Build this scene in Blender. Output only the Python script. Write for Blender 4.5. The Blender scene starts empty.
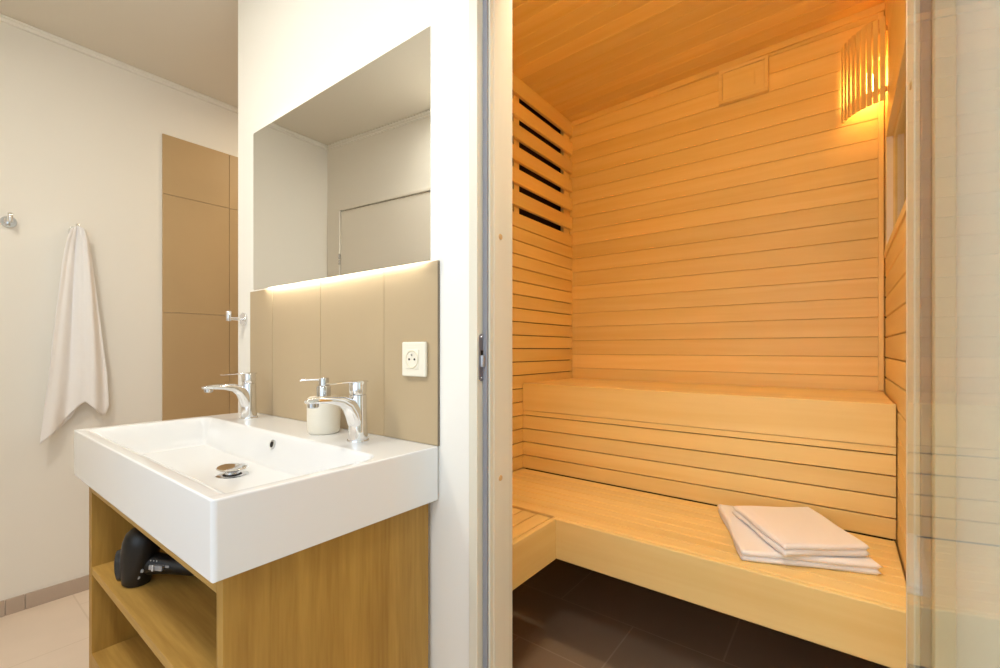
import bpy, bmesh, math, random
from mathutils import Vector, Matrix
random.seed(7)
C = bpy.context.scene.collection
S = bpy.context.scene
PI = math.pi
H = 1.10                      # eye height; every z below is given relative to it, floor is z = -H
# ------------------------------------------------------------------ camera
cam = bpy.data.cameras.new('camera'); co = bpy.data.objects.new('camera', cam); C.objects.link(co)
cam.sensor_width = 36; cam.lens = 448*36/1000; cam.shift_y = 0.015; cam.clip_start = 0.02
co.location = (0, 0, 0); co.rotation_euler = (PI/2, 0, math.atan(343/448))
S.camera = co
# ------------------------------------------------------------------ world, view
w = bpy.data.worlds.new('world'); S.world = w; w.use_nodes = True
w.node_tree.nodes['Background'].inputs[0].default_value = (.80, .90, 1, 1)
w.node_tree.nodes['Background'].inputs[1].default_value = 1.0
S.view_settings.view_transform = 'Standard'; S.view_settings.look = 'None'
S.view_settings.gamma = 1; S.view_settings.use_curve_mapping = False
S.view_settings.exposure = 0.0
S.cycles.max_bounces = 12; S.cycles.diffuse_bounces = 8; S.cycles.transparent_max_bounces = 16

def area(name, loc, rot, sx, sy, power, col):
    l = bpy.data.lights.new(name, 'AREA'); l.shape = 'RECTANGLE'; l.size = sx; l.size_y = sy
    l.energy = power; l.color = col
    o = bpy.data.objects.new(name, l); C.objects.link(o); o.location = loc; o.rotation_euler = rot
    return o
# daylight at the right bathroom window, then an added unseen source behind the camera
area('daylight', (1.60, -.12, .15), (0, math.radians(90), 0), 1.3, 1.0, 2.2, (.60, .80, 1))
area('daylight', (-.35, -.95, .25), (math.radians(-90), 0, math.radians(180)), 1.6, 1.4, 6.5, (.78, .89, 1))  # added fill behind the camera, lights the sauna through its door
# unseen fill lights added overhead in the bathroom, shower and sauna
area('ceiling_fill', (-1.43, -.22, 1.33), (0, 0, 0), .16, .16, 12, (1, .93, .80))
area('ceiling_fill', (-.10, -.25, 1.33), (0, 0, 0), .40, .30, 12, (.95, .97, 1))
area('shower_fill', (-2.2, 1.5, 1.33), (0, 0, 0), .15, .15, 6, (1, .80, .54))
area('sauna_fill', (-.35, .95, 1.32), (math.radians(-25), 0, 0), .30, .12, 12, (1, .88, .64))
# ------------------------------------------------------------------ materials
def mat(name, col, rough=.5, metal=0, spec=.5, bump=0, bscale=60, coat=0, vary=0, vscale=3, emit=None, estr=0):
    m = bpy.data.materials.new(name); m.use_nodes = True
    nt = m.node_tree; b = nt.nodes['Principled BSDF']
    b.inputs['Base Color'].default_value = (*col, 1); b.inputs['Roughness'].default_value = rough
    b.inputs['Metallic'].default_value = metal; b.inputs['Specular IOR Level'].default_value = spec
    b.inputs['Coat Weight'].default_value = coat
    tc = nt.nodes.new('ShaderNodeTexCoord')
    if vary:
        n = nt.nodes.new('ShaderNodeTexNoise'); n.inputs['Scale'].default_value = vscale; n.inputs['Detail'].default_value = 6
        nt.links.new(tc.outputs['Object'], n.inputs['Vector'])
        mx = nt.nodes.new('ShaderNodeMix'); mx.data_type = 'RGBA'
        mx.inputs[6].default_value = (*[c*(1-vary) for c in col], 1)
        mx.inputs[7].default_value = (*[min(1, c*(1+vary)) for c in col], 1)
        nt.links.new(n.outputs['Fac'], mx.inputs[0]); nt.links.new(mx.outputs[2], b.inputs['Base Color'])
    if bump:
        n = nt.nodes.new('ShaderNodeTexNoise'); n.inputs['Scale'].default_value = bscale; n.inputs['Detail'].default_value = 4
        nt.links.new(tc.outputs['Object'], n.inputs['Vector'])
        bp = nt.nodes.new('ShaderNodeBump'); bp.inputs['Strength'].default_value = bump; bp.inputs['Distance'].default_value = .004
        nt.links.new(n.outputs['Fac'], bp.inputs['Height']); nt.links.new(bp.outputs[0], b.inputs['Normal'])
    if emit:
        b.inputs['Emission Color'].default_value = (*emit, 1); b.inputs['Emission Strength'].default_value = estr
    return m

def wood(name, light, dark, axis, rough=.45, grain=26, island=.18, contrast=1.0, stretch=18, knots=False, coat=0, fine=0):
    """grain runs along the given axis; every board (mesh island) has a tone of its own"""
    m = bpy.data.materials.new(name); m.use_nodes = True
    nt = m.node_tree; L = nt.links.new; N = nt.nodes.new; b = nt.nodes['Principled BSDF']
    b.inputs['Roughness'].default_value = rough; b.inputs['Coat Weight'].default_value = coat
    tc = N('ShaderNodeTexCoord'); g = N('ShaderNodeNewGeometry')
    mp = N('ShaderNodeMapping'); sc = [1, 1, 1]; sc['xyz'.index(axis)] = 1/stretch
    mp.inputs['Scale'].default_value = sc
    L(tc.outputs['Object'], mp.inputs['Vector'])
    off = N('ShaderNodeVectorMath'); off.operation = 'MULTIPLY_ADD'
    cx = N('ShaderNodeCombineXYZ')
    for i in range(3): L(g.outputs['Random Per Island'], cx.inputs[i])
    L(cx.outputs[0], off.inputs[0]); off.inputs[1].default_value = (7.3, 5.1, 9.7); L(mp.outputs[0], off.inputs[2])
    n1 = N('ShaderNodeTexNoise'); n1.inputs['Scale'].default_value = grain; n1.inputs['Detail'].default_value = 5
    n1.inputs['Distortion'].default_value = .6; L(off.outputs[0], n1.inputs['Vector'])
    n2 = N('ShaderNodeTexNoise'); n2.inputs['Scale'].default_value = grain*.22; n2.inputs['Detail'].default_value = 3
    n2.inputs['Distortion'].default_value = 1.2; L(off.outputs[0], n2.inputs['Vector'])
    a = N('ShaderNodeMath'); a.operation = 'ADD'; L(n1.outputs['Fac'], a.inputs[0]); L(n2.outputs['Fac'], a.inputs[1])
    if fine:
        n3 = N('ShaderNodeTexNoise'); n3.inputs['Scale'].default_value = grain*5; n3.inputs['Detail'].default_value = 2
        L(off.outputs[0], n3.inputs['Vector'])
        f1 = N('ShaderNodeMath'); f1.operation = 'MULTIPLY_ADD'; L(n3.outputs['Fac'], f1.inputs[0]); f1.inputs[1].default_value = fine; L(a.outputs[0], f1.inputs[2])
        f2 = N('ShaderNodeMath'); f2.operation = 'SUBTRACT'; L(f1.outputs[0], f2.inputs[0]); f2.inputs[1].default_value = fine*.5
        a = f2
    r = N('ShaderNodeMapRange'); r.inputs[1].default_value = 1-.28/contrast; r.inputs[2].default_value = 1+.28/contrast
    L(a.outputs[0], r.inputs[0])
    mx = N('ShaderNodeMix'); mx.data_type = 'RGBA'
    mx.inputs[6].default_value = (*dark, 1); mx.inputs[7].default_value = (*light, 1)
    L(r.outputs[0], mx.inputs[0])
    hs = N('ShaderNodeHueSaturation'); r2 = N('ShaderNodeMapRange')
    r2.inputs[3].default_value = 1-island; r2.inputs[4].default_value = 1+island*.6
    L(g.outputs['Random Per Island'], r2.inputs[0]); L(r2.outputs[0], hs.inputs['Value']); L(mx.outputs[2], hs.inputs['Color'])
    last = hs.outputs[0]
    if knots:
        mp2 = N('ShaderNodeMapping'); s2 = [9, 9, 9]; s2['xyz'.index(axis)] = 3.2; mp2.inputs['Scale'].default_value = s2
        L(off.outputs[0], mp2.inputs['Vector'])
        v = N('ShaderNodeTexVoronoi'); L(tc.outputs['Object'], v.inputs['Vector']); v.inputs['Scale'].default_value = 3.1
        r3 = N('ShaderNodeMapRange'); r3.inputs[1].default_value = .035; r3.inputs[2].default_value = .07
        L(v.outputs['Distance'], r3.inputs[0])
        m2 = N('ShaderNodeMix'); m2.data_type = 'RGBA'; m2.inputs[6].default_value = (*[c*.55 for c in dark], 1)
        L(r3.outputs[0], m2.inputs[0]); L(last, m2.inputs[7]); last = m2.outputs[2]
    L(last, b.inputs['Base Color'])
    bp = N('ShaderNodeBump'); bp.inputs['Strength'].default_value = .12; bp.inputs['Distance'].default_value = .002
    L(n1.outputs['Fac'], bp.inputs['Height']); L(bp.outputs[0], b.inputs['Normal'])
    return m

SL, SD = (.87, .65, .27), (.80, .56, .20)
W_X = wood('aspen_along_x', SL, SD, 'x', island=.09); W_Y = wood('aspen_along_y', SL, SD, 'y', island=.09); W_Z = wood('aspen_along_z', SL, SD, 'z', grain=20)
BX = wood('bench_board_x', (.88, .68, .30), (.82, .60, .235), 'x', grain=30, island=.06, stretch=26); BY = wood('bench_board_y', (.88, .68, .30), (.82, .60, .235), 'y', grain=30, island=.06, stretch=26)
PINE = wood('pale_pine', (.74, .71, .61), (.68, .64, .535), 'z', grain=22, island=.03, rough=.4)
OZ = wood('oak_upright', (.47, .275, .055), (.30, .155, .024), 'z', grain=30, island=.05, contrast=.85, stretch=16, rough=.5, fine=.55)
OX = wood('oak_level', (.56, .34, .085), (.36, .195, .038), 'x', grain=30, island=.05, contrast=.85, stretch=16, rough=.5, fine=.55)
M_wall = mat('white_plaster', (.85, .84, .80), .85, bump=.05, bscale=220)
M_ceil = mat('ceiling_paint', (.74, .70, .62), .9)
M_white = mat('white_lacquer', (.84, .82, .77), .35)
M_ceramic = mat('glazed_ceramic', (.78, .79, .80), .16, coat=.15)
M_cream = mat('cream_stoneware', (.74, .70, .60), .38)
M_chrome = mat('chrome', (.82, .82, .83), .06, metal=1)
M_chromed = mat('drain_chrome', (.62, .62, .62), .12, metal=1)
M_steel = mat('brushed_steel', (.30, .30, .33), .38, metal=.9)
M_dark = mat('dark_void', (.012, .008, .006), .9)
M_black = mat('black_plastic', (.007, .007, .008), .38)
M_gap = mat('gap_shade', (.035, .014, .005), .9)  # shade in the gaps behind boards, put into a dark colour
M_grey = mat('grey_plastic', (.42, .43, .45), .35)
M_lgrey = mat('light_print', (.75, .75, .75), .5)
M_tile = mat('beige_porcelain', (.50, .355, .19), .42, vary=.10, vscale=2.6)
M_tilew = mat('sand_porcelain', (.46, .355, .22), .38, vary=.08, vscale=3)
M_grout = mat('grout', (.36, .27, .18), .9)
M_groutl = mat('light_grout', (.66, .55, .40), .9)
M_tedge = mat('raw_tile_edge', (.20, .16, .11), .8)
M_seal = mat('grey_rubber_seal', (.27, .27, .30), .5)
M_plug = wood('pine_plug', (.62, .44, .22), (.5, .33, .15), 'z', grain=60)
M_towel = mat('white_terry', (.90, .90, .92), .95, bump=.35, bscale=420)
M_towelb = mat('white_terry_bench', (.91, .91, .93), .95, bump=.35, bscale=420)
M_socket = mat('cream_plastic', (.84, .80, .68), .3)
M_socketin = mat('cream_plastic_inner', (.72, .66, .50), .35)
M_led = mat('led_tape', (1, 1, 1), .5, emit=(1, .94, .84), estr=9)
M_ledb = mat('led_tape_lower', (1, 1, 1), .5, emit=(1, .94, .84), estr=22)
M_bulb = mat('lamp_bulb', (1, 1, 1), .5, emit=(1, .66, .26), estr=30)
M_mirror = mat('silvered_glass', (.80, .80, .77), .0, metal=1)
# floor and baseboard tile with grout as procedural brick
def tile_floor(name, c1, c2, cg, bw, bh, ox, oy, off=.5, mort=.003):
    m = bpy.data.materials.new(name); m.use_nodes = True
    nt = m.node_tree; L = nt.links.new; N = nt.nodes.new; b = nt.nodes['Principled BSDF']; b.inputs['Roughness'].default_value = .38
    tc = N('ShaderNodeTexCoord'); mp = N('ShaderNodeMapping'); mp.inputs['Location'].default_value = (ox, oy, 0)
    br = N('ShaderNodeTexBrick'); br.offset = off; br.inputs['Scale'].default_value = 1
    br.inputs['Brick Width'].default_value = bw; br.inputs['Row Height'].default_value = bh
    br.inputs['Mortar Size'].default_value = mort; br.inputs['Color1'].default_value = (*c1, 1); br.inputs['Color2'].default_value = (*c2, 1); br.inputs['Mortar'].default_value = (*cg, 1)
    n = N('ShaderNodeTexNoise'); n.inputs['Scale'].default_value = 3.5; n.inputs['Detail'].default_value = 8
    mx = N('ShaderNodeMix'); mx.data_type = 'RGBA'; mx.blend_type = 'MULTIPLY'; mx.inputs[0].default_value = .22
    L(tc.outputs['Object'], mp.inputs[0]); L(mp.outputs[0], br.inputs['Vector']); L(tc.outputs['Object'], n.inputs['Vector'])
    L(br.outputs['Color'], mx.inputs[6]); L(n.outputs['Fac'], mx.inputs[7]); L(mx.outputs[2], b.inputs['Base Color'])
    return m
M_floor = tile_floor('floor_porcelain', (.88, .755, .64), (.865, .74, .625), (.78, .66, .54), .65, .325, .01, -.105)
M_floors = tile_floor('sauna_floor_shaded', (.36, .255, .175), (.345, .245, .165), (.46, .34, .24), .65, .325, .335, -.105)  # tile darkened: shade around the benches is put into its colour
M_floors.node_tree.nodes['Principled BSDF'].inputs['Roughness'].default_value = .62
M_base = mat('baseboard_porcelain', (.50, .41, .34), .45, vary=.05, vscale=5)
# clear glass: transparent with a Fresnel reflection (same Fresnel from both sides)
def glass(name, tint):
    m = bpy.data.materials.new(name); m.use_nodes = True
    nt = m.node_tree; L = nt.links.new; N = nt.nodes.new; nt.nodes.remove(nt.nodes['Principled BSDF'])
    g = N('ShaderNodeNewGeometry'); mr = N('ShaderNodeMapRange'); mr.inputs[3].default_value = 1.5; mr.inputs[4].default_value = 1/1.5
    L(g.outputs['Backfacing'], mr.inputs[0]); fr = N('ShaderNodeFresnel'); L(mr.outputs[0], fr.inputs['IOR'])
    t = N('ShaderNodeBsdfTransparent'); t.inputs[0].default_value = (*tint, 1)
    gl = N('ShaderNodeBsdfGlossy'); gl.inputs['Roughness'].default_value = 0
    mx = N('ShaderNodeMixShader'); L(fr.outputs[0], mx.inputs[0]); L(t.outputs[0], mx.inputs[1]); L(gl.outputs[0], mx.inputs[2])
    L(mx.outputs[0], nt.nodes['Material Output'].inputs[0])
    return m
M_glass = glass('clear_glass', (.93, .93, .875))
# ------------------------------------------------------------------ mesh helpers
def box(bm, x0, x1, y0, y1, z0, z1):
    v = [bm.verts.new(p) for p in ((x0,y0,z0),(x1,y0,z0),(x1,y1,z0),(x0,y1,z0),(x0,y0,z1),(x1,y0,z1),(x1,y1,z1),(x0,y1,z1))]
    for q in ((3,2,1,0),(4,5,6,7),(0,1,5,4),(1,2,6,5),(2,3,7,6),(3,0,4,7)): bm.faces.new([v[i] for i in q])
    return v
def obj(name, bm, m, parent=None, smooth=False, bevel=0, seg=2, wn=False, angle=35):
    bmesh.ops.recalc_face_normals(bm, faces=bm.faces)
    me = bpy.data.meshes.new(name); bm.to_mesh(me); bm.free(); me.materials.append(m)
    o = bpy.data.objects.new(name, me); C.objects.link(o); o.parent = parent
    if smooth:
        me.polygons.foreach_set('use_smooth', [True]*len(me.polygons))
        me.set_sharp_from_angle(angle=math.radians(angle))
    if bevel:
        b = o.modifiers.new('bevel', 'BEVEL'); b.width = bevel; b.segments = seg; b.limit_method = 'ANGLE'; b.angle_limit = math.radians(40)
        if wn:
            me.polygons.foreach_set('use_smooth', [True]*len(me.polygons)); o.modifiers.new('wn', 'WEIGHTED_NORMAL')
    return o
def boxes(name, L, m, parent=None, bevel=0, seg=2, **k):
    bm = bmesh.new()
    for b in L: box(bm, *b)
    return obj(name, bm, m, parent, bevel=bevel, seg=seg, **k)
def lathe(bm, prof, n=32, M=Matrix(), sx=1, sy=1):
    """prof: list of (r, z), turned about z, then transformed by M"""
    rings = []
    for r, z in prof:
        if r < 1e-6: rings.append([bm.verts.new(M @ Vector((0, 0, z)))])
        else: rings.append([bm.verts.new(M @ Vector((sx*r*math.cos(2*PI*i/n), sy*r*math.sin(2*PI*i/n), z))) for i in range(n)])
    for a, b in zip(rings, rings[1:]):
        for i in range(n):
            j = (i+1) % n
            if len(a) == 1 and len(b) == 1: continue
            if len(a) == 1: bm.faces.new((a[0], b[i], b[j]))
            elif len(b) == 1: bm.faces.new((a[i], a[j], b[0]))
            else: bm.faces.new((a[i], a[j], b[j], b[i]))
    for R in (rings[0], rings[-1]):
        if len(R) > 1: bm.faces.new(R)
def loft(bm, pts, rad, n=20, up=Vector((1, 0, 0)), power=2.0):
    """sections along pts; rad = list of (half width along up, half height)"""
    pts = [Vector(p) for p in pts]; rings = []
    for i, p in enumerate(pts):
        t = (pts[min(i+1, len(pts)-1)]-pts[max(i-1, 0)]).normalized()
        u = (up - t*up.dot(t)).normalized(); v = t.cross(u)
        ring = []
        for k in range(n):
            a = 2*PI*k/n; ca, sa = math.cos(a), math.sin(a)
            x = math.copysign(abs(ca)**(2/power), ca); y = math.copysign(abs(sa)**(2/power), sa)
            ring.append(bm.verts.new(p+u*x*rad[i][0]+v*y*rad[i][1]))
        rings.append(ring)
    for a, b in zip(rings, rings[1:]):
        for k in range(n): bm.faces.new((a[k], a[(k+1) % n], b[(k+1) % n], b[k]))
    bm.faces.new(rings[0]); bm.faces.new(rings[-1])
def tube(bm, pts, r, n=12): loft(bm, pts, [(r, r)]*len(pts), n, up=Vector((.13, .97, .2)))
def T(x, y, z): return Matrix.Translation((x, y, z))
def thing(name, label, cat, loc, group=None):
    o = bpy.data.objects.new(name, None); C.objects.link(o); o.empty_display_size = .05
    o.location = loc; o['label'] = label; o['category'] = cat
    if group: o['group'] = group
    return o
def part(name, bm, m, t, **k):
    """geometry given in world coordinates, parented to the Empty t"""
    bmesh.ops.translate(bm, verts=bm.verts, vec=-Vector(t.location))
    return obj(name, bm, m, t, **k)
def pboxes(name, L, m, t, **k):
    bm = bmesh.new()
    for b in L: box(bm, *b)
    return part(name, bm, m, t, **k)
def tag(o, label, cat, group=None):
    o['label'] = label; o['category'] = cat
    if group: o['group'] = group
    return o
def struct(o): o['kind'] = 'structure'; return o

ZF, ZC = -H, 1.371            # floor, bathroom ceiling
XL, YM = -2.75, .757          # left wall, mirror wall face
SXL, SXR, SYB = -1.30, .137, 2.42   # sauna: left slats, right boards, back boards
YI = .862                      # inside face of the sauna front wall
# ================================================================== SETTING: bathroom
fl = struct(boxes('floor', [(XL-.1, -1.55, -1.2, 2.6, ZF-.1, ZF), (-1.55, 2.2, -1.2, YM+.05, ZF-.1, ZF)], M_floor))
boxes('sauna_floor', [(-1.55, 2.2, YM+.05, 2.6, ZF-.1, ZF)], M_floors, fl)
struct(boxes('ceiling', [(XL-.1, 2.0, -1.2, YM+.02, ZC, ZC+.08), (XL-.1, -1.55, YM+.02, 2.6, ZC, ZC+.08), (SXR+.08, 2.0, YM+.02, 2.6, ZC, ZC+.08)], M_ceil))
struct(boxes('wall_left', [(XL-.1, XL, -1.2, 2.6, ZF, ZC)], M_wall))
# mirror wall with the opening for the sauna door
DL, DR, DH = -.655, .1057, .98
struct(boxes('wall_middle', [(-1.85, DL, YM, YM+.09, ZF, ZC), (DL, DR, YM, YM+.09, DH, ZC), (DR, 1.3, YM, YM+.09, ZF, ZC)], M_wall))
struct(boxes('wall_shower_right', [(-1.66, -1.55, YM+.11, 2.6, ZF, ZC)], M_wall))
struct(boxes('wall_shower_back', [(XL, -1.66, 2.1, 2.2, ZF, ZC)], M_tile))
# wall behind the camera, 5.7 degrees off square, seen in the mirror
K = .0995
def rotwall(name, x0, x1, d0, d1, z0, z1, m, parent=None, bevel=0):
    """box along the tilted rear wall; d = distance in front (+) of its face"""
    bm = bmesh.new(); v = box(bm, x0, x1, d0, d1, z0, z1)
    for q in v: q.co.y = q.co.y - .285 - K*(q.co.x-XL)
    return obj(name, bm, m, parent, bevel=bevel)
wre = struct(rotwall('wall_rear', XL-.1, -1.18, -.1, 0, ZF, ZC, M_wall))
rotwall('wall_rear_lower', -1.18, 1.6, -.1, 0, ZF, -.50, M_wall, wre)  # wall left open here to let the added rear fill in
rotwall('wall_rear_upper', -1.18, 1.6, -.1, 0, 1.0, ZC, M_wall, wre)
rotwall('wall_rear_side', .50, 1.6, -.1, 0, -.50, 1.0, M_wall, wre)

# right wall with a window opening (outside the frame, lets the daylight in)
struct(boxes('wall_right', [(1.3, 1.4, -.9, YM+.11, ZF, -.5), (1.3, 1.4, -.9, YM+.11, .8, ZC), (1.3, 1.4, -.9, -.62, -.5, .8), (1.3, 1.4, .38, YM+.11, -.5, .8)], M_wall))
struct(boxes('window_1', [(1.32, 1.37, -.62, .38, -.5, -.45), (1.32, 1.37, -.62, .38, .75, .8), (1.32, 1.37, -.62, -.57, -.45, .75), (1.32, 1.37, .33, .38, -.45, .75)], M_white, bevel=.004))
# white door in the rear wall
d2 = struct(rotwall('door_2', -2.602, -1.77, -.002, .012, ZF+.01, .905, M_white, bevel=.002))
rotwall('door_frame', -2.647, -2.607, 0, .02, ZF, .927, M_white, d2, .002)
rotwall('door_frame', -1.765, -1.725, 0, .02, ZF, .927, M_white, d2, .002)
rotwall('door_frame', -2.607, -1.765, 0, .02, .909, .927, M_white, d2, .002)
rotwall('rebate_gap', -2.6068, -1.765, 0, .006, .904, .910, M_gap, d2)
bm = bmesh.new()
for z0, z1 in ((.555, .585), (.590, .625)): lathe(bm, [(0, z0), (.007, z0), (.007, z1), (0, z1)], 16, T(-2.606, -.285-K*.145+.02, 0))
obj('hinge', bm, M_chromed, d2, smooth=True)
# thin two-step cornices
for nm, rot in (('trim_1', 0), ('trim_2', 1)):
    if rot:
        o = rotwall(nm, XL, 1.3, 0, .014, ZC-.026, ZC-.004, M_wall, bevel=.003)
        rotwall('cornice_step', XL, 1.3, 0, .02, ZC-.011, ZC-.001, M_wall, o, .002)
    else:
        o = boxes(nm, [(XL, XL+.014, -.29, 2.1, ZC-.026, ZC-.004)], M_wall, bevel=.003)
        boxes('cornice_step', [(XL, XL+.02, -.29, 2.1, ZC-.011, ZC-.001)], M_wall, o, bevel=.002)
    struct(o)
# baseboard tiles along the left wall (joints are real gaps)
bl = []
y = -.29
for y1 in (.226, .283, .62, .763):
    bl.append((XL, XL+.010, y+.0012, y1-.0012, ZF, -1.036)); y = y1
struct(boxes('baseboard_left', bl, M_base, bevel=.001))
# shower tiles on the left wall, 30 x 60 upright
o = struct(boxes('trim_3', [(XL, XL+.004, .764, 2.1, ZF, 1.094)], M_groutl))
tl = []
ys = [.763, 1.075, 1.375, 1.675, 1.975, 2.1]; zs = [ZF, -.72, -.11, .492, .796, 1.095]
zs = [ZF, -.71, -.11, .492, .795, 1.095][::1]
zs = [ZF, -.705, -.105, .49, .792, 1.095]
zs = [ZF, -.41, .187, .790, 1.095]
for a, b in zip(ys, ys[1:]):
    for c, d in zip(zs, zs[1:]): tl.append((XL+.001, XL+.010, a+.0012, b-.0012, c+.0012, d-.0012))
boxes('wall_tiles', tl, M_tile, o, bevel=.0008)
# splashback tiles behind the washbasin
o = struct(boxes('trim_4', [(-1.734, -.761, YM-.003, YM, -.2295, .209)], M_groutl))
tl = []
xs = [-1.736, -1.566, -1.264, -.960, -.7602]
for a, b in zip(xs, xs[1:]): tl.append((a+.0009, b-.0009, YM-.006, YM-.0005, -.2295, .21))
boxes('wall_tiles', tl, M_tilew, o, bevel=.0008)
boxes('tile_edge', [(-.7606, -.7592, YM-.0062, YM, -.2295, .2095)], M_tedge, o)

# ================================================================== SETTING: sauna room
def zc(x): return 1.371 + (x-SXL)*.032      # the boarded ceiling climbs a little to the right
def boards_h(bm, plane, c, thick, a0, a1, z0, z1, pitch, gap, z_ref):
    k = math.floor((z0-z_ref)/pitch); 
    while z_ref+k*pitch < z1:
        lo = max(z0, z_ref+k*pitch+gap/2); hi = min(z1, z_ref+(k+1)*pitch-gap/2)
        if hi-lo > .004:
            if plane == 'y': box(bm, a0, a1, min(c, c+thick), max(c, c+thick), lo, hi)
            else: box(bm, min(c, c+thick), max(c, c+thick), a0, a1, lo, hi)
        k += 1
# back wall
bm = bmesh.new(); boards_h(bm, 'y', SYB, .02, SXL-.02, SXR, ZF, 1.44, .082, .0010, -.032)
wb = struct(obj('wall_back', bm, W_X, bevel=.0022, seg=1))
boxes('backing', [(SXL-.12, SXR+.1, SYB+.016, SYB+.05, ZF, 1.5)], M_gap, wb)
boxes('corner_strip', [(SXR-.022, SXR-.004, SYB-.012, SYB+.001, -.17, 1.382)], W_Z, wb, bevel=.002)
bm = bmesh.new(); v = box(bm, SXL, SXR, SYB-.012, SYB, 0, .030)
for q in v: q.co.z += zc(q.co.x)-.030
obj('top_strip', bm, W_X, wb, bevel=.002)
# ceiling boards run left to right
bm = bmesh.new()
y = YI-.02
while y < SYB:
    y1 = min(SYB, y+.0795)
    v = box(bm, SXL-.02, SXR+.02, y+.0006, y1-.0006, 0, .02)
    for q in v: q.co.z += zc(q.co.x)
    y = y1
sc_ = struct(obj('ceiling.001', bm, W_X, bevel=.002, seg=1))
bm = bmesh.new(); v = box(bm, SXL-.14, SXR+.1, YI-.1, SYB+.05, .016, .05)
for q in v: q.co.z += zc(q.co.x)
obj('backing', bm, M_gap, sc_)
# left wall: slats with hairline gaps, wide ventilation gaps above
P = .0679; Z0 = .002
sl = []
k = -17
while Z0+k*P < .61:
    sl.append((SXL-.018, SXL, YI, SYB-.001, max(ZF, Z0+k*P+.0022), Z0+(k+1)*P-.0022)); k += 1
mids = [1.2646-.1124*i for i in range(6)]
lo = Z0+9*P+.0022
edges = [m for m in reversed(mids)]
for m_ in edges:
    sl.append((SXL-.018, SXL, YI, SYB-.001, lo, m_-.019)); lo = m_+.019
sl.append((SXL-.018, SXL, YI, SYB-.001, lo, 1.369))
wl = struct(boxes('wall_sauna_left', sl, W_Y, bevel=.0015, seg=1))
for y0, y1 in ((1.838, 1.884), (2.345, 2.42), (1.34, 1.385), (.88, .92)):
    boxes('batten', [(SXL-.040, SXL-.0185, y0, y1, .60, 1.36)], W_Z, wl, bevel=.001)
boxes('backing', [(SXL-.14, SXL-.10, YI, SYB+.02, .58, 1.40), (SXL-.04, SXL-.019, YI, SYB, ZF, .60)], M_gap, wl)
# right wall: boards up to the window, plain panel above
WZ0, WZ1, WY0, WY1 = .40, .852, 1.30, 2.38
bm = bmesh.new(); boards_h(bm, 'x', SXR, .02, YI, SYB, ZF, WZ0-.03, .082, .0030, -.035)
wr = struct(obj('wall_sauna_right', bm, W_Y, bevel=.003, seg=1))
boxes('backing', [(SXR+.017, SXR+.05, YI, SYB, ZF, WZ0-.03), (SXR+.012, SXR+.05, SYB-.03, SYB+.02, ZF, 1.42)], M_gap, wr)
boxes('upper_panel', [(SXR, SXR+.06, YI, SYB+.001, WZ1, 1.43)], BY, wr, bevel=.001)
boxes('window_board', [(SXR-.004, SXR+.06, YI, SYB-.004, WZ0-.028, WZ0), (SXR, SXR+.06, YI, WY0, WZ0, WZ1), (SXR, SXR+.06, WY1, SYB-.004, WZ0, WZ1)], BY, wr, bevel=.001)
w2 = struct(boxes('window_2', [(SXR+.0285, SXR+.0345, WY0, WY1, WZ0, WZ1)], M_glass))
boxes('glazing_bead', [(SXR+.022, SXR+.042, WY1-.006, WY1, WZ0, WZ1), (SXR+.022, SXR+.042, WY0, WY1-.006, WZ1-.008, WZ1), (SXR+.022, SXR+.042, WY0, WY1-.006, WZ0, WZ0+.008)], BY, w2)
boxes('frame_lining', [(SXR+.002, SXR+.028, WY1-.004, WY1, WZ0, WZ1)], mat('daylit_lining', (.86, .76, .64), .4), w2)  # daylight on the far reveal is put into the pale colour
struct(boxes('wall_passage', [(.62, .70, YM+.11, 2.6, ZF, ZC+.1)], M_wall))
# front wall inside the sauna (only seen in the glass)
bm = bmesh.new()
for a, b, z0, z1 in ((SXL, DL+.02, ZF, 1.37), (DL+.02, DR-.02, DH, 1.40)): boards_h(bm, 'y', YI-.012, .012, a, b, z0, z1, .082, .001, -.032)
struct(obj('wall_front', bm, W_X, bevel=.002, seg=1))

# ------------------------------------------------------------------ door frame and glass door
d1 = struct(boxes('door_1', [
    (DL, -.631, .742, .852, ZF, DH), (-.6311, -.615, .767, .852, ZF, DH),
    (.087, DR, .742, .852, ZF, DH), (.0707, .0871, .767, .852, ZF, DH),
    (-.631, .087, .742, .852, .945, DH)], PINE, bevel=.0016, wn=True))
boxes('jamb_board', [(-.6152, -.6135, .78, .836, ZF, .945)], PINE, d1, bevel=.0008)
boxes('door_seal', [(-.6305, -.6185, .7600, .7668, ZF, .94)], M_seal, d1, bevel=.002)
boxes('door_seal', [(.0765, .0868, .7600, .7668, ZF, .94)], M_seal, d1, bevel=.002)
bm = bmesh.new()
for i in range(24):
    pass
def stadium(bm, x0, x1, yc, zc_, w, h):
    r = w/2; out = []
    for i in range(13): a = PI*i/12; out.append((yc+r*math.cos(a), zc_+h/2-r+r*math.sin(a)))
    for i in range(13): a = PI+PI*i/12; out.append((yc+r*math.cos(a), zc_-h/2+r+r*math.sin(a)))
    A = [bm.verts.new((x0, y, z)) for y, z in out]; B = [bm.verts.new((x1, y, z)) for y, z in out]
    bm.faces.new(A); bm.faces.new(B)
    n = len(out)
    for i in range(n): bm.faces.new((A[i], A[(i+1) % n], B[(i+1) % n], B[i]))
bm.free(); bm = bmesh.new(); stadium(bm, -.631, -.6285, .7555, -.019, .0165, .103)
sp = obj('strike_plate', bm, M_steel, d1, smooth=True)
bm = bmesh.new(); lathe(bm, [(0, -.006), (.0052, -.006), (.0058, -.004), (.0058, .004), (.0052, .006), (0, .006)], 20, T(-.627, .7555, -.0265)@Matrix.Diagonal((1, 1, 2.1, 1)))
obj('latch_roller', bm, mat('zinc', (.42, .42, .45), .35, metal=.8), sp, smooth=True)
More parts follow.
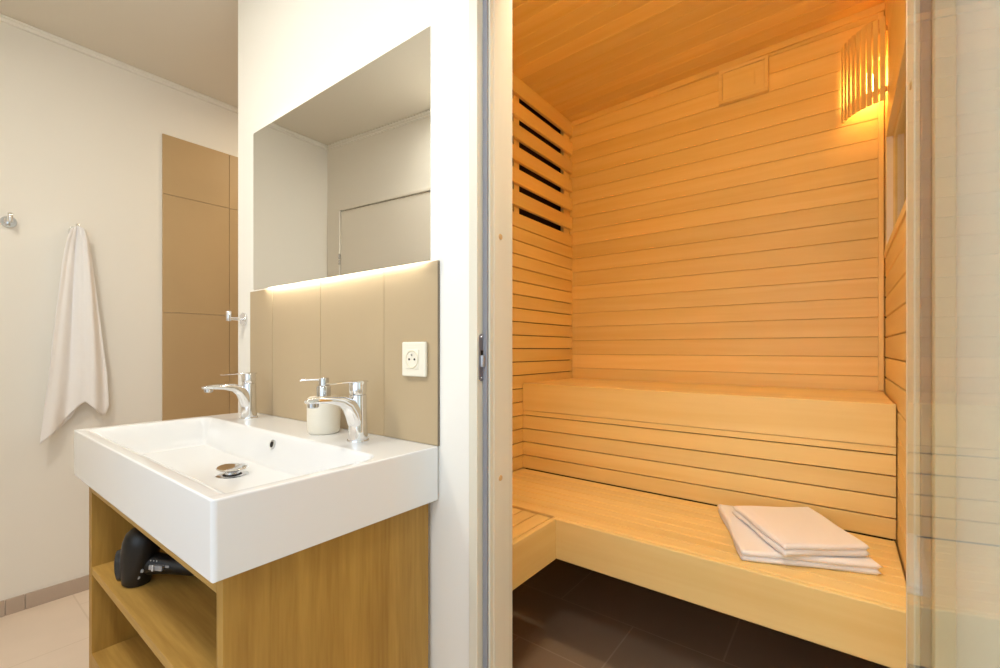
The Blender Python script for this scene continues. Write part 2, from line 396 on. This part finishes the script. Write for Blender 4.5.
boxes('latch_hole', [(-.6287, -.6283, .7515, .7598, -.0135, -.003)], M_dark, sp)
for z in (.026, -.063):
    bm = bmesh.new(); lathe(bm, [(0, 0), (.0034, 0), (.0026, .0012), (0, .0014)], 16, T(-.6286, .7555, z)@Matrix.Rotation(PI/2, 4, 'Y')); obj('screw', bm, M_chromed, sp, smooth=True)
for z in (.253, -.291):
    bm = bmesh.new(); lathe(bm, [(0, 0), (.0068, 0), (.006, .0014), (0, .0018)], 20, T(-.6136, .803, z)@Matrix.Rotation(PI/2, 4, 'Y')); obj('wood_plug', bm, M_plug, d1, smooth=True)
bm = bmesh.new(); lathe(bm, [(0, 0), (.0068, 0), (.006, .0014), (0, .0018)], 20, T(.0706, .790, .345)@Matrix.Rotation(-PI/2, 4, 'Y')); obj('wood_plug', bm, M_plug, d1, smooth=True)
# the open leaf
A = Vector((.0635, .752)); D = Vector((.1426, -.9898)); Nn = Vector((D.y, -D.x))*-1
bm = bmesh.new(); v = box(bm, 0, .69, -.004, .004, ZF+.012, .93)
for q in v:
    p = A + D*q.co.x + Vector((-D.y, D.x))*(q.co.y+.004); q.co.x, q.co.y = p.x, p.y
obj('glass_leaf', bm, M_glass, d1, bevel=.0008, seg=1)
for z in (.72, -.88):
    bm = bmesh.new(); v = box(bm, -.006, .05, -.012, .012, z-.04, z+.04)
    for q in v:
        p = A + D*q.co.x + Vector((-D.y, D.x))*(q.co.y+.004); q.co.x, q.co.y = p.x, p.y
    obj('hinge', bm, M_chromed, d1, bevel=.003)

# ================================================================== BENCHES
ZU, ZL = -.175, -.607
UY, LY, LX = 1.907, 1.414, -.814
G = .0035
# upper bench
ub = thing('sauna_bench', 'upper pale wood sauna bench running along the back wall, above the slatted skirt', 'bench', ((SXL+SXR)/2, (UY+SYB)/2, ZU))
bm = bmesh.new(); y = UY+.0005
n = 6; wdt = (SYB-.003-UY)/n
for i in range(n): box(bm, SXL+.003, SXR-.006, y+(.0 if i == 0 else G/2), y+wdt-G/2, ZU-.026, ZU); y += wdt
part('seat', bm, BX, ub, bevel=.003)
pboxes('fascia', [(SXL+.001, SXR-.003, UY-.020, UY, -.311, ZU)], BX, ub, bevel=.0025)
bm = bmesh.new()
box(bm, SXL+.001, SXR-.003, UY-.018, UY, -.3350, -.3125)
for i in range(4): box(bm, SXL+.001, SXR-.003, UY-.018, UY, ZL+i*.0675+.0022, ZL+(i+1)*.0675-.0022)
part('slatted_skirt', bm, BX, ub, bevel=.0012, seg=1)
pboxes('skirt_gap_sheet', [(SXL+.005, SXR-.01, UY+.001, UY+.02, -.62, -.205)], M_gap, ub)  # dark sheet, its colour stands for the shade between the skirt slats
# lower bench
lb = thing('sauna_bench', 'lower wide wood sauna bench with the two folded white towels lying on it', 'bench', ((SXL+SXR)/2, (LY+UY)/2, ZL))
bm = bmesh.new(); y = LY; n = 8; wdt = (UY-.022-LY)/n
for i in range(n):
    box(bm, SXL+.003, SXR-.006, y+.0002+(0 if i == 0 else .0012), y+wdt-.0012, ZL-.026, ZL); y += wdt
part('seat', bm, BX, lb, bevel=.0035)
pboxes('seat_underlay', [(SXL+.02, SXR-.02, LY+.02, UY-.02, ZL-.04, ZL-.0265)], BX, lb)
pboxes('fascia', [(LX-.02, SXR-.003, LY-.020, LY-.0002, -.751, ZL-.001)], BX, lb, bevel=.004)
# side bench on the left
sb = thing('sauna_bench', 'short side sauna bench on the left with dark gaps between its lengthwise slats', 'bench', ((SXL+LX)/2, 1.15, ZL))
bm = bmesh.new(); x = LX-.0205
while x > SXL+.03:
    x1 = max(SXL+.003, x-.0615); box(bm, x1+.0022, x-.0022, YI+.003, LY-.0215, ZL-.026, ZL); x = x1
part('seat', bm, BY, sb, bevel=.002)
pboxes('fascia', [(LX-.020, LX, YI+.003, LY-.0205, -.751, ZL)], BY, sb, bevel=.003)
pboxes('cross_rail', [(SXL+.01, LX-.022, LY-.08, LY-.04, ZL-.07, ZL-.027)], BX, sb)

# ------------------------------------------------------------------ vent cover on the back wall
vc = thing('vent_cover', 'small square wooden vent cover on the sauna back wall just under the ceiling', 'vent', (-.378, SYB, 1.28))
VX0, VX1, VZ0, VZ1 = -.483, -.274, 1.195, 1.360
pboxes('frame', [(VX0, VX1, SYB-.030, SYB-.001, VZ1-.016, VZ1), (VX0, VX1, SYB-.030, SYB-.001, VZ0, VZ0+.016),
                 (VX0, VX0+.016, SYB-.030, SYB-.001, VZ0+.016, VZ1-.016), (VX1-.016, VX1, SYB-.030, SYB-.001, VZ0+.016, VZ1-.016)], BX, vc, bevel=.003)
pboxes('slider_panel', [(VX0+.016, VX1-.016, SYB-.022, SYB-.010, VZ0+.016, VZ1-.016)], BX, vc, bevel=.002)
pboxes('finger_grip', [(VX1-.058, VX1-.054, SYB-.026, SYB-.0215, VZ0+.05, VZ1-.05)], BX, vc, bevel=.001)

# ------------------------------------------------------------------ corner lamp with its slatted shade
LC = (SXR, SYB)
lamp = thing('corner_lamp', 'glowing corner lamp behind curved vertical wooden slats, high in the sauna corner', 'lamp', (SXR-.03, SYB-.03, 1.10))
LZ0, LZ1 = .962, 1.285
P0, P1, PC = Vector((-.004, SYB-.006)), Vector((SXR-.004, 2.275)), Vector((.036, 2.300))
def arc(t): return P0*(1-t)**2+PC*2*t*(1-t)+P1*t**2
ns = 9
for i in range(ns):
    t = (i+.5)/ns; p = arc(t); d = (arc(t+.02)-arc(t-.02)).normalized(); nrm = Vector((-d.y, d.x))
    bm = bmesh.new(); v = box(bm, -.0085, .0085, -.004, .004, LZ0, LZ1)
    for q in v:
        r = p+d*q.co.x+nrm*q.co.y; q.co.x, q.co.y = r.x, r.y
    part('shade_slat', bm, BX if False else W_Z, lamp, bevel=.0015)
for z in (LZ0+.035, LZ1-.055):
    bm = bmesh.new(); pts = []
    for i in range(17):
        t = i/16; p = arc(t); d = (arc(min(1, t+.02))-arc(max(0, t-.02))).normalized(); nrm = Vector((-d.y, d.x)); 
        pts.append((p+nrm*.0048, p+nrm*.0148))
    ra = [[bm.verts.new((a.x, a.y, z)), bm.verts.new((b.x, b.y, z)), bm.verts.new((b.x, b.y, z+.02)), bm.verts.new((a.x, a.y, z+.02))] for a, b in pts]
    for a, b in zip(ra, ra[1:]):
        for k in range(4): bm.faces.new((a[k], a[(k+1) % 4], b[(k+1) % 4], b[k]))
    bm.faces.new(ra[0]); bm.faces.new(ra[-1])
    part('shade_rail', bm, W_Z, lamp)
bm = bmesh.new(); lathe(bm, [(0, -.045), (.018, -.042), (.026, -.02), (.027, 0), (.022, .022), (.013, .036), (0, .04)], 24, T(.078, 2.362, 1.085))
part('bulb', bm, M_bulb, lamp, smooth=True)
bm = bmesh.new(); lathe(bm, [(0, .036), (.016, .036), (.017, .07), (.03, .075), (.03, .09), (0, .09)], 24, T(.078, 2.362, 1.085))
box(bm, .06, .135, 2.35, 2.375, 1.17, 1.185)
part('lamp_holder', bm, M_white, lamp, smooth=True)

# ================================================================== MIRROR
MX0, MX1, MZ0, MZ1 = -1.639, -.7640, .2070, .7540
mi = thing('wall_mirror', 'large frameless rectangular mirror with light glowing from behind its edges', 'mirror', ((MX0+MX1)/2, YM, (MZ0+MZ1)/2))
tl_ = .012   # the mirror hangs very slightly out of parallel
def mq(x): return .7205 + (x-MX0)*tl_
bm = bmesh.new(); v = box(bm, MX0, MX1, 0, .005, MZ0, MZ1)
for q in v: q.co.y += mq(q.co.x)
part('mirror_glass', bm, M_mirror, mi)
pboxes('backing_frame', [(MX0+.06, MX1-.06, .7365, .742, MZ0+.06, MZ1-.06)], M_white, mi)
e = .035
pboxes('light_strip', [(MX0+e, MX1-e, .739, .745, MZ1-e-.008, MZ1-e)], M_led, mi)
pboxes('light_strip', [(MX0+e, MX1-e, .7325, .7385, MZ0+.010, MZ0+.018)], M_ledb, mi)
pboxes('light_strip', [(MX0+e, MX0+e+.008, .739, .745, MZ0+e+.01, MZ1-e-.01)], M_led, mi)
pboxes('light_strip', [(MX1-e-.008, MX1-e, .739, .745, MZ0+e+.01, MZ1-e-.01)], M_led, mi)
for bx_ in (MX0+.2, MX1-.24): pboxes('wall_bracket', [(bx_, bx_+.04, .742, YM, MZ0+.3, MZ0+.34)], M_white, mi)

# ================================================================== WASHBASIN
BX0, BX1, BY0, BY1, BZ = -1.738, -.7600, .274, YM-.0065, -.230
wbn = thing('washbasin', 'wide white ceramic washbasin on the oak cabinet, with two taps', 'washbasin', ((BX0+BX1)/2, (BY0+BY1)/2, BZ))
def sstep(t): t = max(0, min(1, t)); return t*t*(3-2*t)
bx0, bx1, by0, by1 = BX0+.026, BX1-.021, BY0+.014, .606
def bz(x, y):
    """depth of the bowl: steep rear and side walls, a gentler front"""
    l = sstep((x-bx0)/.052); r = sstep((bx1-x)/.050); b = sstep((by1-y)/.030); f = sstep((y-by0)/.12)
    # round the corners in plan
    R = .045
    dx = max(0, R-(x-bx0), R-(bx1-x)); dy = max(0, R-(by1-y))
    c = 1
    if dx > 0 and dy > 0: c = sstep((R-math.hypot(dx, dy))/.030)
    flo = .092-.010*max(0, min(1, (math.hypot((x+1.255)*.45, y-.50)/.22)))
    lip = .0
    return -flo*min(l, r, b*1.0, f, c if (dx > 0 and dy > 0) else 1)
gx = [BX0, BX0+.020]+[BX0+.020+(BX1-BX0-.040)*i/210 for i in range(1, 210)]+[BX1-.020, BX1]
gy = [BY0, BY0+.020]+[BY0+.020+(BY1-BY0-.022)*i/104 for i in range(1, 104)]+[BY1-.002, BY1]
bm = bmesh.new()
V = [[bm.verts.new((x, y, BZ+(bz(x, y) if (BX0 < x < BX1 and BY0 < y < BY1) else 0))) for x in gx] for y in gy]
for j in range(len(gy)-1):
    for i in range(len(gx)-1): bm.faces.new((V[j][i], V[j][i+1], V[j+1][i+1], V[j+1][i]))
rim = [V[0][i] for i in range(len(gx))]+[V[j][-1] for j in range(1, len(gy))]+[V[-1][i] for i in range(len(gx)-2, -1, -1)]+[V[j][0] for j in range(len(gy)-2, 0, -1)]
BB = -.3570
low = [bm.verts.new((q.co.x, q.co.y, BB)) for q in rim]
for i in range(len(rim)): bm.faces.new((rim[i], rim[(i+1) % len(rim)], low[(i+1) % len(rim)], low[i]))
bm.faces.new(low)
bwl = bm.edges.layers.float.new('bevel_weight_edge')
crn = [rim[0], rim[len(gx)-1]]
for ed in bm.edges:
    a_, b_ = ed.verts[0].co, ed.verts[1].co
    if abs(a_.z-b_.z) > .1 and a_.y < BY0+.001 and (a_.x < BX0+.001 or a_.x > BX1-.001): ed[bwl] = 1
    elif a_.z > BZ-.001 and b_.z > BZ-.001 and ((abs(a_.x-b_.x) < 1e-6 and (a_.x < BX0+.001 or a_.x > BX1-.001)) or (abs(a_.y-b_.y) < 1e-6 and a_.y < BY0+.001)): ed[bwl] = .40
    elif a_.z < BB+.001 and b_.z < BB+.001: ed[bwl] = .22
o = part('basin', bm, M_ceramic, wbn, bevel=.017, seg=4)
o.modifiers['bevel'].limit_method = 'WEIGHT'
o.data.polygons.foreach_set('use_smooth', [True]*len(o.data.polygons)); o.data.set_sharp_from_angle(angle=math.radians(60)); o.modifiers['bevel'].harden_normals = True
# overflow
bm = bmesh.new(); Mx = T(-1.234, .5930, -.260)@Matrix.Rotation(PI/2-.25, 4, 'X')
lathe(bm, [(.0085, -.004), (.0125, -.004), (.0125, .0030), (.0085, .0030), (.0085, -.004)], 28, Mx)
ovr = part('overflow_ring', bm, M_chromed, wbn, smooth=True)
bm = bmesh.new(); lathe(bm, [(0, -.002), (.0086, -.002), (.0086, .0004), (0, .0004)], 24, Mx); bmesh.ops.translate(bm, verts=bm.verts, vec=-Vector(wbn.location)); obj('overflow_hole', bm, M_dark, ovr, smooth=True)
# pop-up waste
DZ = BZ-.0915; dx_, dy_ = -1.236, .492
bm = bmesh.new(); lathe(bm, [(0, 0), (.036, 0), (.037, .0015), (.033, .003), (.022, .002), (.0205, .0005), (0, .0005)], 36, T(dx_, dy_, DZ))
dr = part('waste_flange', bm, M_chromed, wbn, smooth=True)
bm = bmesh.new(); lathe(bm, [(0, .001), (.0215, .001), (.0215, .0025), (0, .0025)], 32, T(dx_, dy_, DZ)); bmesh.ops.translate(bm, verts=bm.verts, vec=-Vector(wbn.location)); obj('waste_hole', bm, M_dark, dr, smooth=True)
bm = bmesh.new(); lathe(bm, [(0, .002), (.017, .002), (.018, .010), (.012, .0145), (.034, .0185), (.0365, .0205), (.034, .0225), (0, .0245)], 36, T(dx_, dy_, DZ)@Matrix.Rotation(.05, 4, 'Y'))
bmesh.ops.translate(bm, verts=bm.verts, vec=-Vector(wbn.location)); obj('plug', bm, M_chrome, dr, smooth=True)

# ------------------------------------------------------------------ taps
def faucet(x, y, label):
    t = thing('basin_faucet', label, 'faucet', (x, y, BZ), 'chrome mixer taps on the washbasin')
    def P(nm, bm, m, par=t): return obj(nm, bm, m, par, smooth=True, angle=40)
    bm = bmesh.new(); lathe(bm, [(0, 0), (.0265, 0), (.0272, .0025), (.0262, .005), (0, .005)], 40); P('base_ring', bm, M_chrome)
    bm = bmesh.new(); lathe(bm, [(0, .004), (.0238, .004), (.0238, .010), (.0226, .045), (.0218, .09), (.0216, .116), (0, .116)], 40); P('body', bm, M_chrome)
    bm = bmesh.new()
    loft(bm, [(0, .004, .026), (0, -.003, .050), (0, -.012, .074), (0, -.028, .0945), (0, -.050, .1055), (0, -.078, .1100), (0, -.106, .1115), (0, -.124, .1110), (0, -.135, .1095)],
         [(.0200, .017), (.0215, .022), (.0215, .021), (.0210, .0165), (.0195, .0125), (.0180, .0098), (.0168, .0082), (.0150, .0068), (.0100, .0040)], 28, power=2.5)
    s = P('spout', bm, M_chrome)
    bm = bmesh.new(); lathe(bm, [(0, -.011), (.0095, -.011), (.0120, -.009), (.0125, 0), (0, 0)], 24, T(0, -.119, .1060)); P('aerator', bm, M_chromed, s)
    bm = bmesh.new(); lathe(bm, [(0, .1165), (.0190, .1165), (.0205, .121), (.0216, .128), (.0216, .148), (.0205, .1505), (0, .151)], 40)
    h = P('cartridge_head', bm, M_chrome)
    bm = bmesh.new()
    loft(bm, [(0, .020, .1490), (0, .006, .1500), (0, -.018, .1500), (0, -.046, .1492), (0, -.070, .1482), (0, -.083, .1476)],
         [(.0150, .0030), (.0212, .0032), (.0195, .0028), (.0165, .0022), (.0140, .0018), (.0090, .0012)], 20, power=3.2)
    P('lever', bm, M_chrome)
    return t
faucet(-.9605, .672, 'chrome mixer tap at the right end of the washbasin, in front of the soap dispenser')
faucet(-1.566, .674, 'chrome mixer tap at the far left end of the washbasin')

# ------------------------------------------------------------------ soap dispenser
sd = thing('soap_dispenser', 'round cream soap dispenser with a chrome pump on the basin rim', 'soap dispenser', (-1.134, .684, BZ))
def sdp(nm, bm, m): return obj(nm, bm, m, sd, smooth=True, angle=50)
bm = bmesh.new(); lathe(bm, [(0, 0), (.036, 0), (.0395, .003), (.0422, .012), (.0430, .03), (.0430, .088), (.0420, .095), (.038, .099), (0, .1005)], 48); sdp('cup', bm, M_cream)
bm = bmesh.new(); lathe(bm, [(0, .100), (.0185, .100), (.0185, .126), (.0165, .129), (.0135, .130), (.0135, .149), (.0125, .151), (0, .1515)], 32); pm = sdp('pump', bm, M_chromed)
bm = bmesh.new(); tube(bm, [(0, 0, .1455), (-.02, -.022, .1458), (-.038, -.042, .1450), (-.041, -.0455, .1425)], .0024); obj('nozzle', bm, M_chrome, pm, smooth=True)

# ------------------------------------------------------------------ socket
so = thing('power_socket', 'square cream wall socket on the beige splashback tiles', 'socket', (-.832, YM-.006, -.025))
def rbox(bm, x0, x1, y0, y1, z0, z1): box(bm, x0, x1, y0, y1, z0, z1)
pboxes('cover_frame', [(-.876, -.792, .7395, .7505, -.0675, .0175)], M_socket, so, bevel=.004, seg=3, wn=True)
ins = pboxes('socket_insert', [(-.858, -.812, .7375, .7400, -.049, -.001)], M_socket, so, bevel=.0015)
bm = bmesh.new(); lathe(bm, [(.0225, 0), (.0210, .002), (.0195, .0005), (.018, -.001), (0, -.001)], 36, T(-.835, .7376, -.025)@Matrix.Rotation(PI/2, 4, 'X'))
bmesh.ops.translate(bm, verts=bm.verts, vec=-Vector(so.location)); obj('round_recess', bm, M_socketin, ins, smooth=True)
for dx, dz, r in ((-.0095, -.0, .0026), (.0095, 0, .0026), (0, .0105, .0024)):
    bm = bmesh.new(); lathe(bm, [(0, 0), (r, 0), (r, .0012), (0, .0012)], 16, T(-.835+dx, .7370, -.025+dz)@Matrix.Rotation(PI/2, 4, 'X'))
    bmesh.ops.translate(bm, verts=bm.verts, vec=-Vector(so.location)); obj('pin_hole' if dz == 0 else 'earth_pin', bm, M_dark if dz == 0 else M_chromed, ins, smooth=True)

# ================================================================== VANITY CABINET
CX0, CX1, CY0, CY1 = -1.685, -.783, .298, YM-.0005
vt = thing('vanity_cabinet', 'open oak vanity cabinet with shelves under the white washbasin', 'cabinet', ((CX0+CX1)/2, (CY0+CY1)/2, ZF))
tk = .026; CT = -.3573
CB = -.90
pboxes('side_panel', [(CX1-tk, CX1, CY0, CY1-.014, CB, CT)], OZ, vt, bevel=.0008)
pboxes('side_panel', [(CX0, CX0+tk+.004, CY0, CY1, CB, CT)], OZ, vt, bevel=.0008)
pboxes('top_panel', [(CX0+tk+.0045, CX1-tk-.0005, CY0, CY1-.01, CT-.040, CT)], OX, vt, bevel=.0008)
SZ = -.605
pboxes('shelf', [(CX0+tk+.0045, CX1-tk-.0005, CY0+.001, CY1-.01, SZ-.022, SZ)], OX, vt, bevel=.0008)
pboxes('bottom_panel', [(CX0+tk+.0045, CX1-tk-.0005, CY0, CY1-.01, CB, -.845)], OX, vt, bevel=.0008)
pboxes('back_panel', [(CX0+tk+.0045, CX1-tk-.0005, CY1-.0095, CY1, CB, CT)], OZ, vt)

# ------------------------------------------------------------------ hair dryer lying on the shelf
hd = thing('hair_dryer', 'black hair dryer lying in the open upper compartment of the oak cabinet', 'hair dryer', (-1.446, .352, SZ))
def hp(nm, bm, m, par=None, **k):
    return obj(nm, bm, m, par or hd, smooth=True, **k)
bm = bmesh.new()
ax0, ax1 = Vector((-.006, -.004, .001)), Vector((.016, .008, .148))
ax = (ax1-ax0).normalized(); Mb = Matrix.Translation(ax0)@ax.to_track_quat('Z', 'Y').to_matrix().to_4x4(); Lb = (ax1-ax0).length
lathe(bm, [(.020, .004), (.026, .0005), (.030, .004), (.0335, .02), (.038, .05), (.041, .085), (.0405, .110), (.036, .130), (.026, .142), (.012, Lb-.001), (0, Lb)], 44, Mb)
br_ = hp('barrel', bm, M_black)
M_gb = mat('glossy_black', (.03, .03, .032), .10)
# oval nozzle on the barrel
nd = Vector((-.55, -.80, -.05)).normalized(); Mn = Matrix.Translation(Vector((-.006, -.004, .052))+nd*.022)@nd.to_track_quat('Z', 'Y').to_matrix().to_4x4()
bm = bmesh.new(); lathe(bm, [(0, .004), (.030, .004), (.030, .016), (.0335, .016), (.037, .0), (.037, -.012), (0, -.012)], 40, Mn@Matrix.Diagonal((.62, 1.18, 1, 1)))
hp('nozzle', bm, M_gb, br_)
# handle
dh = Vector((.80, .60, -.10)).normalized(); nh = Vector((.60, -.80, 0)).normalized(); h0 = Vector((0, .002, .055))
pts = [h0+dh*t for t in (.0, .035, .065, .10, .14, .175)]
bm = bmesh.new(); loft(bm, pts, [(.034, .028), (.028, .0255), (.0235, .0225), (.021, .021), (.021, .0205), (.017, .017)], 28, up=Vector((0, 0, 1)))
hn = hp('handle', bm, M_black)
Rh = Matrix((dh, -nh, dh.cross(-nh))).transposed()
def sw(nm, t, out, up_, hx, hz, m, d=.003):
    bm = bmesh.new(); v = box(bm, -hx, hx, -d, d, -hz, hz); c = h0+dh*t+nh*out+Vector((0, 0, up_))
    for q in v: q.co = c+Rh@q.co
    return obj(nm, bm, m, hn, bevel=.0015, seg=3, wn=True)
sw('slide_switch', .062, .0235, .002, .017, .0065, M_grey, .0045)
sw('switch_thumb', .058, .0290, .003, .0022, .008, M_lgrey, .003)
sw('printed_mark', .088, .0215, .006, .005, .003, M_grey, .001)
for t in (.045, .053, .061): sw('printed_mark', t, .0205, .0165, .0014, .0014, M_lgrey, .0012)
Ry = nh.to_track_quat('Z', 'Y').to_matrix().to_4x4()
for t, u_ in ((.028, -.008), (.018, -.026)):
    bm = bmesh.new(); lathe(bm, [(0, 0), (.005, 0), (.0045, .002), (0, .0026)], 20, Matrix.Translation(h0+dh*t+nh*(.0268 if u_ > -.02 else .0262)+Vector((0, 0, u_)))@Ry); hp('button', bm, M_grey, hn)
bm = bmesh.new(); q = h0+dh*.024+nh*.0255+Vector((0, 0, .016))
tube(bm, [q+dh*.006*math.cos(a)+Vector((0, 0, .0045*math.sin(a))) for a in [PI*.3+i*PI*1.5/8 for i in range(9)]], .0007, 6); hp('printed_mark', bm, M_lgrey, hn)
# cord looping over the barrel
bm = bmesh.new(); c0 = pts[-1]
cp = [c0, c0+Vector((.03, .02, -.004)), c0+Vector((.045, .07, -.012)), c0+Vector((.0, .105, 0)), c0+Vector((-.06, .08, .045)), c0+Vector((-.09, .0, .085)), c0+Vector((-.105, -.065, .105)), c0+Vector((-.112, -.085, .100)), c0+Vector((-.100, -.080, .078)), c0+Vector((-.06, -.035, .055)), c0+Vector((-.02, .02, .030)), c0+Vector((.03, .11, -.01))]
def crom(P, n=6):
    out = []
    for i in range(len(P)-1):
        p0, p1, p2, p3 = P[max(i-1, 0)], P[i], P[i+1], P[min(i+2, len(P)-1)]
        for k in range(n):
            t = k/n; out.append(.5*((2*p1)+(-p0+p2)*t+(2*p0-5*p1+4*p2-p3)*t*t+(-p0+3*p1-3*p2+p3)*t**3))
    return out+[P[-1]]
tube(bm, crom(cp), .0036, 10); hp('power_cord', bm, M_black)

# ================================================================== HOOKS AND TOWELS
def hook(loc, nrm, label):
    """round plate, stem and upright peg; nrm is the direction out of the wall"""
    t = thing('robe_hook', label, 'hook', loc, 'chrome robe hooks')
    rot = Vector(nrm).to_track_quat('Z', 'Y').to_matrix().to_4x4(); n_ = Vector(nrm)
    bm = bmesh.new(); lathe(bm, [(0, .0005), (.0245, .0005), (.0245, .007), (.0235, .009), (0, .009)], 36, rot); obj('wall_plate', bm, M_chrome, t, smooth=True, angle=40)
    bm = bmesh.new(); tube(bm, [n_*.009, n_*.03, n_*.052], .0062, 20); obj('stem', bm, M_chrome, t, smooth=True, angle=40)
    bm = bmesh.new(); lathe(bm, [(0, -.009), (.0075, -.009), (.0085, -.0075), (.0085, .026), (.0075, .0275), (0, .0275)], 24, Matrix.Translation(n_*.056)); obj('peg', bm, M_chrome, t, smooth=True, angle=40)
    return t
hook((-1.793, YM, .112), (0, -1, 0), 'chrome hook at the left end of the mirror wall, above the far tap')
hook((XL, .236, .527), (1, 0, 0), 'empty chrome hook on the cream wall, at the left edge of the photo')
hook((XL, .440, .527), (1, 0, 0), 'chrome hook carrying the hanging white towel')
# hanging towel
def lerp(a, b, t): return a+(b-a)*t
def pw(L, t):
    for (a, u), (b, v) in zip(L, L[1:]):
        if t <= b: return lerp(u, v, (t-a)/(b-a) if b > a else 0)
    return L[-1][1]
ZT = .545
ht = thing('hand_towel', 'white towel hanging from the wall hook beside the shower tiles', 'towel', (XL, .44, ZT))
def sheet(bm, ytop, left, right, bottom, xoff, amp, ph, nu=72, nv=90):
    rows = []
    for j in range(nv+1):
        row = []
        for i in range(nu+1):
            u = i/nu; v = j/nv; zb = pw(bottom, u)
            z = lerp(ZT, zb, v); s = (ZT-z)/(ZT+.4)
            yl, yr = pw(left, s), pw(right, s)
            y = lerp(yl, yr, u)
            op = sstep(s*3.0)
            fold = amp*(.55+.45*op)*(math.sin(u*2*PI*1.5+ph+s*.7)*.8+.35*math.sin(u*2*PI*3.6+ph*2+s*3)*(1-.4*s))
            hookb = .052*math.exp(-(s/.045)**2)*0
            x = xoff+fold + .012*(1-sstep(s*8)) + .006*math.sin(s*14+u*9)*max(0, s-.55)
            row.append(bm.verts.new((x, y, z-(.020*abs(u-.5)*2)**1*(1-sstep(s*6)))))
        rows.append(row)
    for a, b in zip(rows, rows[1:]):
        for i in range(nu): bm.faces.new((a[i], a[i+1], b[i+1], b[i]))
left = [(0, .415), (.06, .402), (.2, .385), (.4, .367), (.7, .345), (.9, .327), (1, .318)]
right = [(0, .462), (.06, .476), (.2, .492), (.4, .512), (.7, .540), (1, .552)]
bm = bmesh.new()
sheet(bm, 0, left, right, [(0, -.400), (.12, -.372), (.52, -.250), (.62, -.235), (.70, -.258), (.88, -.300), (.93, -.300), (1, -.262)], XL+.062, .020, .6)
left2 = [(0, .420), (.2, .395), (.5, .372), (.8, .350), (1, .340)]
right2 = [(0, .458), (.2, .480), (.5, .505), (.8, .520), (1, .52)]
sheet(bm, 0, left2, right2, [(0, -.390), (.18, -.360), (.45, -.300), (.6, -.22), (1, -.20)], XL+.030, .009, 2.1)
o = part('towel_cloth', bm, M_towel, ht, smooth=True, angle=180)
sm = o.modifiers.new('solid', 'SOLIDIFY'); sm.thickness = .006; sm.offset = 0

# folded towels on the bench
def folded(name, label, corners, z0, th, seed, mat_, rag=.003, n=46):
    """corners in plan: A left rear, B left front, C right front, D right rear"""
    A_, B_, C_, D_ = [Vector(c) for c in corners]
    cen = (A_+B_+C_+D_)/4
    t = thing(name, label, 'towel', (cen.x, cen.y, z0), 'folded towels on the sauna bench')
    layers = 2
    for L in range(layers):
        rnd = random.Random(seed+L); bm = bmesh.new(); zb = z0+th*L/layers; h = th/layers
        insx = .006*rnd.random(); rings = []
        tops = []
        def sd_(u, v): return .5*math.sin(7*u+seed+L)+.5*math.sin(5*v+seed*2+L*1.3)
        for side in (1, 0):
            g = []
            for j in range(n+1):
                row = []
                for i in range(n+1):
                    u, v = i/n, j/n
                    # rounded slab
                    eu = min(u, 1-u)*(B_-C_).length; ev = min(v, 1-v)*(B_-A_).length
                    e_ = min(eu, ev); R = h*.5
                    k = math.sqrt(max(0, 1-(1-min(1, e_/R))**2)) if e_ < R else 1
                    p = (A_*(1-u)+D_*u)*(1-v)+(B_*(1-u)+C_*u)*v
                    p = cen+(p-cen)*(1-insx)+Vector((.0025*math.sin(9*v+L+seed), .0025*math.sin(8*u+2*L+seed)))
                    mid = zb+h/2
                    zz = mid+(h/2)*k*(1 if side else -1)*.99
                    if side or L: zz += .0020*sd_(u, v)*k*(L+side)/layers
                    row.append(Vector((p.x-cen.x, p.y-cen.y, zz-z0)))
                g.append(row)
            vs = [[bm.verts.new(p) for p in row] for row in g]
            for a, b in zip(vs, vs[1:]):
                for i in range(n):
                    bm.faces.new((a[i], a[i+1], b[i+1], b[i]) if side else (a[i+1], a[i], b[i], b[i+1]))
        bmesh.ops.remove_doubles(bm, verts=bm.verts, dist=.0002)
        obj('folded_layer', bm, mat_, t, smooth=True, angle=180)
    return t
folded('bath_towel', 'larger folded white towel lying directly on the lower sauna bench', ((-.372, 1.822), (-.230, 1.432), (.084, 1.566), (-.030, 1.872)), ZL+.0005, .032, 3, M_towelb)
tw = folded('hand_towel', 'smaller folded white towel, on top of the larger folded one', ((-.304, 1.722), (-.130, 1.450), (.058, 1.592), (-.092, 1.868)), ZL+.0355, .032, 11, M_towelb)
# ribbed woven border along the left edge of the upper towel
bm = bmesh.new(); a_, b_ = Vector((-.299, 1.716)), Vector((-.131, 1.455)); d_ = (b_-a_).normalized(); n_ = Vector((-d_.y, d_.x)); Lw = (b_-a_).length
rows = []
for j in range(61):
    p = a_+d_*(Lw*(.03+.94*j/60)); row = []
    for i in range(15):
        q = p+n_*(.012+.0022*i)
        row.append(bm.verts.new((q.x-tw.location.x, q.y-tw.location.y, 0.0328+.0012*math.sin(i*1.57)+(-.003 if i in (0, 14) else 0))))
    rows.append(row)
for a, b in zip(rows, rows[1:]):
    for i in range(14): bm.faces.new((a[i], a[i+1], b[i+1], b[i]))
obj('woven_border', bm, M_towelb, tw, smooth=True, angle=180)
